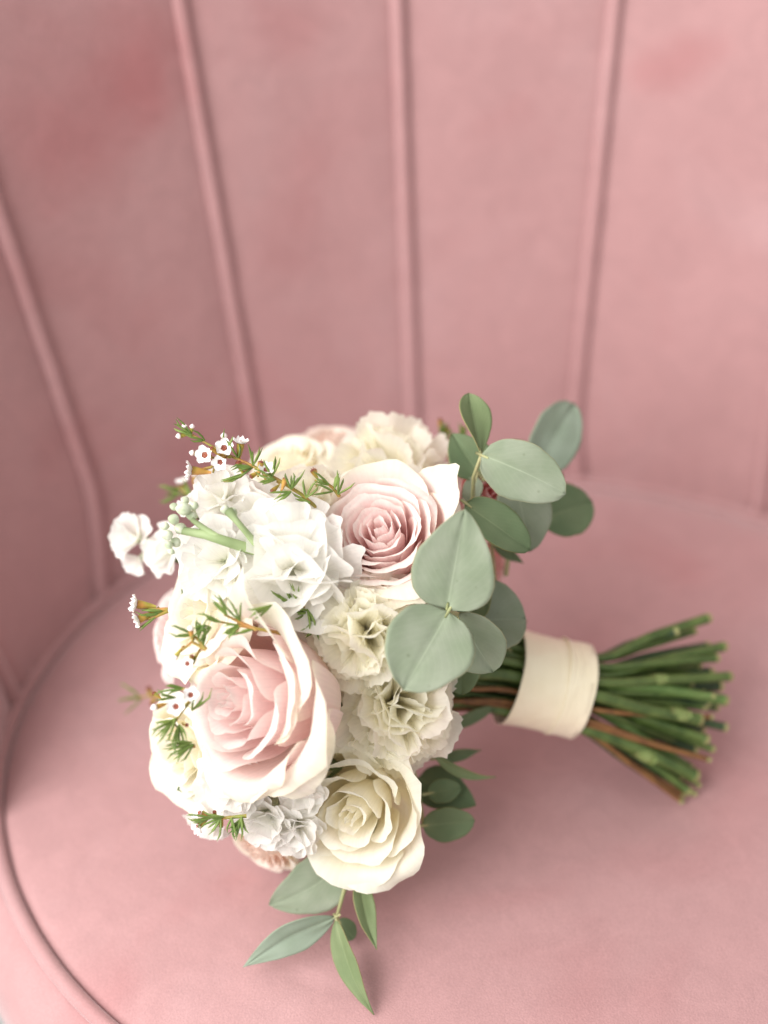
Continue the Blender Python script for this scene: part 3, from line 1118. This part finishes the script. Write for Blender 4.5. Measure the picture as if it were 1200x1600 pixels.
# lower sprigs
s5 = sprig("lower eucalyptus sprig trailing over the seat towards the front", D(525, 1432, .735))
leaf(s5, D(524, 1433, .733), D(380, 1511, .728), px2m(29, .73), roll=-.35, cup=.25, shape='lance', mat=EUC_PALE, bend=.05, twist=.5)
leaf(s5, D(525, 1436, .733), D(584, 1586, .712), px2m(22, .72), roll=.5, cup=.25, shape='lance', mat=EUC_GREEN, bend=.05, twist=-.3)
leaf(s5, D(528, 1436, .742), D(552, 1468, .745), px2m(18, .74), roll=0, shape='round', mat=EUC_DARK)
twig(s5, [D(548, 1350, .745), D(538, 1390, .738), D(526, 1434, .733)], [.0013, .0011, .0010])
s6 = sprig("eucalyptus leaves tucked under the bottom cream rose", D(520, 1345, .75))
leaf(s6, D(540, 1345, .745), D(420, 1414, .745), px2m(44, .745), roll=.1, cup=.12, shape='ovate', mat=EUC, bend=-.06)
leaf(s6, D(562, 1366, .738), D(589, 1484, .724), px2m(19, .722), roll=-.45, cup=.3, shape='lance', mat=EUC_GREEN, bend=.04)
twig(s6, [D(600, 1300, .76), D(560, 1335, .748), D(540, 1346, .745)], [.0014, .0012, .0010])
s7 = sprig("dark green leaves peeping out below the carnation", D(670, 1240, .75))
leaf(s7, D(668, 1240, .755), D(720, 1230, .755), px2m(19, .755), roll=-.2, cup=.2, shape='round', mat=EUC_DARK)
leaf(s7, D(660, 1290, .752), D(742, 1282, .752), px2m(29, .752), roll=.2, cup=.12, shape='round', mat=EUC_DARK)
leaf(s7, D(675, 1176, .752), D(775, 1214, .762), px2m(9, .755), roll=.2, cup=.4, shape='lance', mat=EUC_GREEN, bend=.10)
leaf(s7, D(680, 1185, .765), D(752, 1172, .775), px2m(12, .77), roll=.4, cup=.2, shape='lance', mat=EUC_DARK)
twig(s7, [D(640, 1180, .765), D(652, 1230, .758), D(662, 1290, .753)], [.0014, .0012, .0010])
s8 = sprig("small green bracts between the flowers and the ribbon", D(760, 860, .78))
leaf(s8, D(770, 850, .772), D(818, 880, .780), px2m(10, .78), roll=.2, shape='lance', mat=EUC_DARK)
leaf(s8, D(790, 960, .775), D(824, 972, .780), px2m(8, .78), roll=.2, shape='lance', mat=EUC_GREEN)
leaf(s8, D(705, 1135, .775), D(770, 1105, .78), px2m(12, .775), roll=.4, shape='round', mat=EUC_DARK)
twig(s8, [D(800, 1030, .785), D(775, 940, .778), D(768, 850, .773)], [.0014, .0012, .0010])

# inner leaves that fill the heart of the bouquet
fr_ = random.Random(12)
s9 = sprig("inner foliage between the flower heads", HEADC)
for i in range(34):
    px = fr_.uniform(330, 690)
    py = fr_.uniform(760, 1260)
    dd = max(dome(px, py), .70) + fr_.uniform(.035, .055)
    A = D(px, py, dd)
    B = A + V(fr_.uniform(-1, 1), fr_.uniform(-1, 1), .2) * .035
    leaf(s9, A, B, .012, roll=fr_.uniform(-.6, .6), shape='ovate', mat=EUC_DARK, petiole=False)

# --- waxflower sprigs
def needles(mesh, p, direction, L, n, rr, spread=.8, w=.0006):
    for _ in range(n):
        dv = (direction + Vector((rr.uniform(-1, 1), rr.uniform(-1, 1), rr.uniform(-1, 1))) * spread).normalized()
        side = dv.cross(-FWD).normalized()
        l_ = L * rr.uniform(.7, 1.2)
        bend_ = Vector((rr.uniform(-1, 1), rr.uniform(-1, 1), rr.uniform(-1, 1))) * l_ * .12
        pts = [p, p + dv * l_ * .35 + bend_ * .7, p + dv * l_ * .7 + bend_, p + dv * l_]
        mesh.tube(pts, [w * .6, w, w * .9, w * .15], 5, caps=False)


def wax_flower(parent, c, facing, r, bud=False, petals=True, seed=0):
    rr = random.Random(seed)
    r *= .84
    fr = frame(c, facing, rr.random() * 6)
    m = Mesh()
    pts = [fr @ Vector((0, 0, -2.4 * r)), fr @ Vector((0, 0, -1.6 * r)), fr @ Vector((0, 0, -.6 * r)), fr @ Vector((0, 0, 0))]
    m.tube(pts, [.14 * r, .34 * r, .52 * r, .56 * r], 8, mi=0, cap_mi=1)
    if bud:
        P = np.zeros((6, 8, 3))
        for i in range(6):
            t = i / 5
            for j in range(8):
                a = j * math.pi / 4
                q = r * .72 * math.sin(math.pi * (.28 + .71 * t))
                P[i, j] = fr @ Vector((q * math.cos(a), q * math.sin(a), -.1 * r + 1.15 * r * t))
        m.grid(P, mi=2, close_u=True)
        return m.build("bud", [WAX_CUP, WAX_RED, WAX_BUD], parent)
    # red rim and pistil
    m.tube([fr @ Vector((0, 0, -.05 * r)), fr @ Vector((0, 0, .16 * r))], [.42 * r, .34 * r], 10, mi=1)
    m.tube([fr @ Vector((0, 0, .1 * r)), fr @ Vector((0, 0, .55 * r))], [.07 * r, .05 * r], 5, mi=1)
    if petals:
        for k in range(5):
            a0 = k * 1.2566
            P = np.zeros((6, 7, 3))
            up = rr.uniform(.15, .6)
            for i in range(6):
                for j in range(7):
                    t = i / 5
                    s = j / 3 - 1
                    rad_ = r * (.38 + .82 * t)
                    wd = r * .56 * math.sin(math.pi * (.16 + .74 * t)) ** .6
                    x = rad_ * (1 - .10 * s * s)
                    p = Vector((x * math.cos(a0) - s * wd * math.sin(a0), x * math.sin(a0) + s * wd * math.cos(a0), r * (.05 + up * t + .3 * (s * s) * t + .10 * nz3(s * 2, t * 2, k + seed))))
                    P[i, j] = fr @ p
            m.grid(P, mi=3)
    return m.build("flower", [WAX_CUP, WAX_RED, WAX_BUD, WAX_PETAL], parent)


def wax_sprig(label, stems, flowers, seed, needle_spots, L=.012):
    """stems: list of polylines of (px,py,depth); flowers: (px,py,d,facing,rpx,kind,from_px,from_py)."""
    rr = random.Random(seed)
    root = empty("waxflower_sprig", Matrix.Translation(D(*stems[0][0])), bouquet)
    root["label"] = label
    m = Mesh()
    for st in stems:
        n = len(st)
        m.tube([D(*p) for p in st], [px2m(3.2 - 1.6 * i / (n - 1), .7) for i in range(n)], 7)
    for (px, py, d, f, r, kind, fx, fy) in flowers:
        c = D(px, py, d)
        a = D(fx, fy, d + .003)
        end = c - V(*f) * px2m(r, d) * 2.2
        m.tube([a, a.lerp(end, .5), end], [px2m(1.7, .7)] * 3, 6)
    m.build("twig", WAX_STEM, root)
    mn = Mesh()
    for (px, py, d, dx, dy, n) in needle_spots:
        needles(mn, D(px, py, d), V(dx, dy, .25), L, n, rr, spread=.45)
    o = mn.build("needles", NEEDLE, root)
    o["kind"] = "stuff"
    for i, (px, py, d, f, r, kind, fx, fy) in enumerate(flowers):
        wax_flower(root, D(px, py, d), V(*f), px2m(r, d), bud=(kind == 'b'), petals=(kind == 'f'), seed=seed * 10 + i)


dw = .705
wax_sprig("long waxflower sprig pointing to the upper left above the white stock",
          [[(500, 798, .70), (470, 772, .695), (435, 750, .692), (395, 728, .695), (350, 708, .705), (318, 690, .712), (288, 672, .715)],
           [(395, 728, .695), (375, 745, .70), (350, 752, .71)],
           [(350, 708, .705), (330, 730, .71), (305, 735, .712)]],
          [(320, 711, .702, (-.25, .1, .95), 15, 'f', 345, 712), (350, 700, .698, (.1, .3, .9), 15, 'f', 352, 712), (376, 693, .700, (.15, .95, .2), 14, 'f', 385, 722),
           (300, 735, .708, (-.95, .1, .2), 15, 'f', 335, 730), (344, 722, .696, (-.2, -.3, .9), 13, 'f', 360, 715), (416, 734, .690, (.1, .5, .8), 13, 'f', 410, 738),
           (281, 681, .713, (-.9, -.2, .3), 8, 'b', 300, 680), (289, 668, .713, (-.5, .8, .3), 8, 'b', 300, 680), (300, 668, .713, (.2, .9, .3), 7, 'b', 302, 682),
           (430, 788, .700, (-.4, -.8, .4), 10, 'c', 440, 765), (490, 734, .720, (-.2, .9, .3), 11, 'c', 494, 760), (466, 797, .705, (.0, -.9, .3), 9, 'c', 475, 780),
           (302, 708, .715, (-.9, .2, .3), 8, 'b', 330, 712), (408, 722, .690, (.2, .9, .3), 11, 'c', 402, 742), (446, 748, .688, (.3, .9, .3), 10, 'c', 440, 764), (372, 722, .694, (-.3, .8, .5), 11, 'c', 380, 738), (425, 768, .692, (-.6, -.6, .5), 9, 'c', 432, 752), (392, 745, .692, (-.7, -.5, .5), 9, 'c', 398, 732), (330, 700, .700, (-.6, .6, .5), 9, 'c', 342, 708), (350, 683, .712, (.0, .95, .3), 9, 'b', 356, 705)],
          5,
          [(300, 680, .712, -.8, .5, 5), (320, 688, .708, -.6, .3, 3), (350, 706, .702, .3, .8, 4), (372, 716, .70, -.2, .9, 4), (395, 728, .693, .1, 1, 4), (395, 730, .695, -.9, -.3, 5),
           (425, 745, .690, .1, 1, 4), (430, 750, .690, -.9, .1, 6), (455, 765, .690, .2, .9, 5), (455, 768, .690, -.9, -.2, 5), (478, 778, .692, .2, .9, 4), (485, 785, .695, -.9, -.2, 3), (380, 740, .70, -.8, -.4, 4)],
          L=.010)
wax_sprig("short needled twig at the left of the upper blush rose",
          [[(530, 775, .705), (520, 762, .70), (505, 750, .70)]], [(488, 735, .712, (-.5, .8, .3), 9, 'c', 505, 750)], 6,
          [(522, 765, .70, .1, 1, 4), (515, 758, .70, -.9, .4, 4), (528, 772, .70, .6, .8, 3), (520, 768, .70, -.9, -.1, 2)], L=.010)
wax_sprig("waxflower twig with buds lying along the top of the large blush rose",
          [[(440, 990, .672), (410, 984, .668), (375, 978, .667), (345, 972, .668)], [(400, 984, .668), (370, 970, .665), (350, 960, .665)], [(322, 1015, .668), (310, 1000, .667), (300, 990, .668)],
           [(322, 1015, .668), (300, 1003, .667), (282, 1018, .670)]],
          [(298, 984, .664, (-.1, .95, .2), 9, 'b', 304, 996), (275, 1026, .668, (-.5, -.8, .3), 8, 'b', 288, 1010), (293, 1037, .664, (-.2, .1, .95), 12, 'f', 312, 1015), (300, 1025, .668, (.3, .8, .4), 8, 'c', 315, 1012)],
          7,
          [(345, 972, .668, -.8, .5, 5), (355, 962, .665, -.6, .8, 5), (375, 970, .665, -.2, .9, 4), (375, 978, .667, -.9, -.2, 5), (395, 984, .667, -.9, -.1, 4), (330, 980, .667, -.7, -.5, 4),
           (302, 992, .667, -.9, .2, 4), (310, 998, .667, .2, 1, 4), (318, 1008, .667, .1, 1, 3), (425, 945, .665, -.8, -.5, 5)], L=.011)
wax_sprig("waxflower cluster at the left edge of the bouquet",
          [[(262, 952, .700), (245, 952, .70), (228, 950, .702)], [(262, 955, .700), (240, 965, .70), (228, 968, .702)]],
          [(214, 944, .700, (-.95, .15, .3), 15, 'f', 250, 952), (217, 968, .700, (-.9, -.4, .3), 14, 'f', 250, 958)], 8,
          [(255, 955, .70, -.9, .0, 5), (248, 960, .70, -.9, -.3, 4)], L=.011)
wax_sprig("waxflower sprig with a red-centred flower at the left of the large blush rose",
          [[(305, 1085, .672), (285, 1110, .668), (272, 1130, .668), (285, 1145, .668)], [(290, 1078, .668), (275, 1074, .668)], [(305, 1165, .670), (280, 1172, .668)]],
          [(275, 1104, .660, (-.1, .1, .98), 15, 'f', 285, 1112), (243, 1105, .664, (-.8, -.2, .5), 10, 'b', 262, 1100), (298, 1086, .666, (.1, .3, .9), 13, 'f', 300, 1095), (292, 1133, .664, (.4, .1, .8), 7, 'c', 285, 1130),
           (240, 1083, .70, (-.7, .6, .3), 8, 'c', 258, 1092)], 9,
          [(288, 1076, .668, -.95, .1, 4), (275, 1090, .667, -.9, .3, 3), (272, 1125, .667, -.9, -.1, 4), (274, 1122, .667, -.7, -.8, 7), (280, 1132, .667, .2, -1, 5), (300, 1160, .668, -.95, -.1, 4), (302, 1163, .668, -.8, -.5, 7), (300, 1110, .668, .7, .7, 4)], L=.0125)
wax_sprig("waxflower sprig hanging at the lower left over the white stock",
          [[(385, 1275, .690), (350, 1278, .688), (325, 1275, .690)]],
          [(310, 1290, .705, (-.6, -.5, .6), 14, 'f', 330, 1278), (345, 1292, .690, (-.1, -.8, .5), 8, 'c', 350, 1280), (335, 1268, .690, (-.1, .8, .5), 7, 'c', 340, 1277), (312, 1270, .70, (-.7, .4, .6), 12, 'f', 328, 1276)], 13,
          [(330, 1278, .687, -.9, -.2, 6), (345, 1278, .687, -.6, -.8, 5), (362, 1278, .687, .1, -1, 4), (378, 1276, .688, .2, -1, 4), (350, 1276, .687, -.8, .3, 3), (375, 1280, .688, -.5, -.8, 4)], L=.010)
wax_sprig("dark waxflower twig in the gap between the blush rose and the carnation",
          [[(520, 965, .700), (490, 955, .692), (455, 940, .685)], [(505, 975, .70), (485, 972, .692), (470, 985, .69)]],
          [(510, 958, .690, (-.1, .1, .95), 9, 'c', 505, 962), (522, 962, .692, (.2, .2, .9), 9, 'c', 512, 966), (498, 972, .690, (.1, -.3, .9), 8, 'c', 498, 965)], 14,
          [(455, 942, .685, -.8, .5, 5), (465, 945, .685, .1, 1, 5), (480, 952, .688, .2, -.9, 6), (485, 955, .69, -.9, -.1, 6), (492, 970, .69, -.8, -.6, 6), (495, 975, .69, .2, -.9, 5)], L=.010)
wax_sprig("blurred green waxflower tips at the top right behind the carnation",
          [[(710, 760, .80), (700, 710, .815), (688, 665, .82)], [(712, 730, .80), (722, 700, .81), (728, 672, .815)]],
          [(688, 655, .82, (0, .9, .3), 9, 'c', 690, 680), (700, 668, .82, (.4, .9, .3), 8, 'c', 696, 690), (725, 668, .82, (.1, .9, .3), 8, 'c', 724, 690)], 15,
          [(692, 690, .82, 0, 1, 8), (700, 710, .815, .4, .9, 7), (722, 695, .81, .1, 1, 7), (712, 715, .81, -.3, 1, 5)], L=.013)
wax_sprig("blurred waxflower tip behind the white stock at the left",
          [[(330, 800, .78), (300, 775, .79), (275, 760, .80)]],
          [(285, 755, .80, (-.2, .8, .4), 11, 'f', 290, 768), (305, 742, .79, (.1, .9, .4), 10, 'b', 305, 770)], 16,
          [(285, 765, .80, -1, .1, 5), (280, 772, .80, -.8, -.4, 4), (300, 775, .79, -.6, .7, 4)], L=.012)
wax_sprig("blurred brownish twig low at the left edge",
          [[(280, 1110, .80), (245, 1085, .82), (215, 1090, .83)]],
          [(232, 1075, .82, (-.2, .8, .4), 10, 'c', 240, 1086), (236, 1100, .80, (-.5, -.5, .4), 8, 'c', 245, 1090)], 17,
          [(218, 1088, .83, -.9, .2, 3), (222, 1092, .83, -.9, -.3, 3)], L=.012)

# --- stems, binding, ribbon
perp = BAX.cross(FWD).normalized()          # across the bundle, roughly vertical in view
perp = perp if perp.dot(UPV) > 0 else -perp
perp2 = BAX.cross(perp).normalized()        # away from / towards the viewer
ends = [(1106, 966, .830, 9, 'g'), (1131, 1010, .832, 9, 'g'), (1119, 1028, .826, 8, 'g'), (1139, 1057, .826, 9, 'n'), (1124, 1072, .834, 10, 'd'),
        (1132, 1094, .824, 10, 'l'), (1132, 1136, .826, 8, 'd'), (1103, 1155, .815, 9, 'g'), (1092, 1124, .812, 12, 'n'), (1086, 1212, .812, 12, 'n'),
        (1062, 1256, .818, 5, 'b'), (1050, 1240, .822, 8, 'd'), (1106, 1186, .812, 5, 'b'), (1080, 1180, .812, 5, 'b'), (1112, 1170, .822, 7, 'g'),
        (1075, 1235, .818, 8, 'g'), (1064, 1248, .822, 5, 'b'), (1110, 1050, .838, 9, 'd'), (1100, 1100, .836, 10, 'd'), (1095, 1140, .834, 10, 'd'),
        (1085, 1170, .832, 10, 'd'), (1070, 1200, .830, 9, 'd'), (1105, 1010, .838, 9, 'd'), (1098, 1085, .820, 8, 'g'), (1110, 1120, .818, 5, 'b'),
        (1060, 1215, .826, 9, 'g'), (1088, 1150, .826, 9, 'g'), (1090, 1040, .836, 9, 'g'), (1110, 1075, .842, 9, 'd'), (1118, 1105, .840, 8, 'g')]
er2 = random.Random(31)
ends = [(a, b, c, d * .84, e) for (a, b, c, d, e) in ends]
for _ in range(18):
    t_ = er2.uniform(-1, 1)
    ends.append((1100 - 22 * t_ * t_ + er2.uniform(-28, 14), 1110 + 132 * t_, er2.uniform(.812, .84), er2.uniform(3.5, 7.5), er2.choice('gglldgd')))
cx_, cy_ = 1095, 1112
sr = random.Random(9)
starts = list(stem_starts)
starts.sort(key=lambda p: -p.z)
ends_sorted = sorted(ends, key=lambda e: e[1])
nst = len(ends_sorted)
for i, (ex, ey, ed, er, kind) in enumerate(ends_sorted):
    S = starts[int(i / nst * len(starts))]
    E_ = D(ex, ey, ed)
    E_.z = max(E_.z, .0055 + px2m(er, .82))
    # cross-section position inside the binding
    a_ = max(-1, min(1, (cy_ - ey) / 145.0 + sr.uniform(-.28, .28))) * .86
    lim = math.sqrt(max(0.05, 1 - a_ * a_))
    if kind == 'd':
        b_ = sr.uniform(.0, .8)
    elif kind in 'bn':
        b_ = -.92
    else:
        b_ = sr.uniform(-.8, .1)
    # orientation: the viewer side
    vs = -1 if perp2.dot(FWD) > 0 else 1
    off = perp * (a_ * BR * .98) + perp2 * (vs * -b_ * lim * BR * .86)
    B1 = BC - BAX * .024 + off
    B2 = BC + BAX * .024 + off
    pre = BC - BAX * .055 + off * 1.25 + Vector((sr.uniform(-.002, .002),) * 3)
    r0 = px2m(er, .82)
    mid = B2.lerp(E_, .5) + UPV * sr.uniform(-.0015, .0015)
    ctrl = [S, S.lerp(pre, .6) + (pre - S).length * .06 * UPV * sr.uniform(-1, 1), pre, B1, B2, mid, E_]
    # Catmull-Rom
    pts, rad_ = [], []
    for k in range(len(ctrl) - 1):
        p0, p1, p2, p3 = ctrl[max(k - 1, 0)], ctrl[k], ctrl[k + 1], ctrl[min(k + 2, len(ctrl) - 1)]
        for q in range(6):
            t = q / 6
            pts.append(.5 * ((2 * p1) + (p2 - p0) * t + (2 * p0 - 5 * p1 + 4 * p2 - p3) * t * t + (3 * p1 - p0 - 3 * p2 + p3) * t ** 3))
    pts.append(E_)
    for k in range(len(pts)):
        rad_.append(r0 * (.8 + .25 * k / len(pts)) * (1 + .06 * nz3(k * .7, i, 0)))
    mat = {'g': STEM_G, 'd': STEM_D, 'l': STEM_L, 'n': STEM_L if i % 2 else STEM_G, 'b': STEM_B}[kind]
    m = Mesh()
    m.tube(pts, rad_, 10, cap_mi=1)
    ed_ = (pts[-1] - pts[-2]).normalized()
    skew_ = UPV * sr.uniform(-.0012, .0012)
    m.tube([E_ - ed_ * .0012, E_ + ed_ * .0010 + skew_ * .2, E_ + ed_ * .0016 + skew_ * .3], [rad_[-1] * 1.04, rad_[-1] * 1.02, rad_[-1] * .8], 10, mi=1)
    st = m.build("flower_stem", [mat, CUT], bouquet)
    if kind == 'n':
        f_ = .80 if ey > 1100 else .45
        if ey > 1200:
            f_ = .55
        c = B2.lerp(E_, f_)
        ax = (E_ - B2).normalized()
        m = Mesh()
        m.tube([c - ax * r0 * 2.2, c - ax * r0 * .9, c, c + ax * r0 * .9, c + ax * r0 * 1.8], [r0 * .98, r0 * 1.08, r0 * 1.2, r0 * 1.12, r0 * 1.0], 10)
        m.build("node", NODE, st)

# ribbon: wound twice, with a raised free edge
m = Mesh()
nu, nv = 140, 30
hl = px2m(59, .80)
for (turn, r_add, l0, l1) in ((0, .0012, -1.0, 1.0),):
    P = np.zeros((nv + 1, nu, 3))
    for i in range(nv + 1):
        t = l0 + (l1 - l0) * i / nv
        for j in range(nu):
            a = 2 * math.pi * j / nu
            flare = .0010 * abs(t) ** 4 + .0006 * (t < 0) * t * t
            r = BR + r_add + flare + .0009 * nz3(math.cos(a) * 1.6, math.sin(a) * 1.6, t * 1.2) + .0005 * math.sin(9 * t + 5 * a + 3 * nz3(math.cos(a) * 2, math.sin(a) * 2, t)) * nz3(math.cos(a) * 3, t * 2, 8) + .0009 * math.exp(-((t - .42 - .1 * math.sin(a * 2)) / .05) ** 2)
            skew = .0012 * math.sin(a) + .0015 * nz3(math.cos(a), math.sin(a), 5) * abs(t)
            P[i, j] = BC + BAX * (t * hl + skew) + perp * (math.cos(a) * r * 1.02) + perp2 * (math.sin(a) * r * .96)
    m.grid(P, close_u=True)
rib = m.build("ribbon", RIBBON, bouquet, solid=.0006)
# second turn lying slightly askew on the first
m = Mesh()
P = np.zeros((9, 61, 3))
for i in range(9):
    t = .30 + .66 * i / 8
    for j in range(61):
        f = j / 60
        aw = .5 * math.pi if perp2.dot(FWD) > 0 else -.5 * math.pi
        a = aw + .06 + (2 * math.pi - .12) * f
        r = BR + .0012 + .0006 + .0008 * math.exp(-((t - .32) / .06) ** 2) + .0006 * nz3(math.cos(a) * 2, math.sin(a) * 2, t * 3)
        tt = t + .10 * (f - .5)
        P[i, j] = BC + BAX * (tt * hl) + perp * (math.cos(a) * r * 1.02) + perp2 * (math.sin(a) * r * .96)
m.grid(P)
m.build("ribbon_fold", RIBBON, rib, solid=.0006)
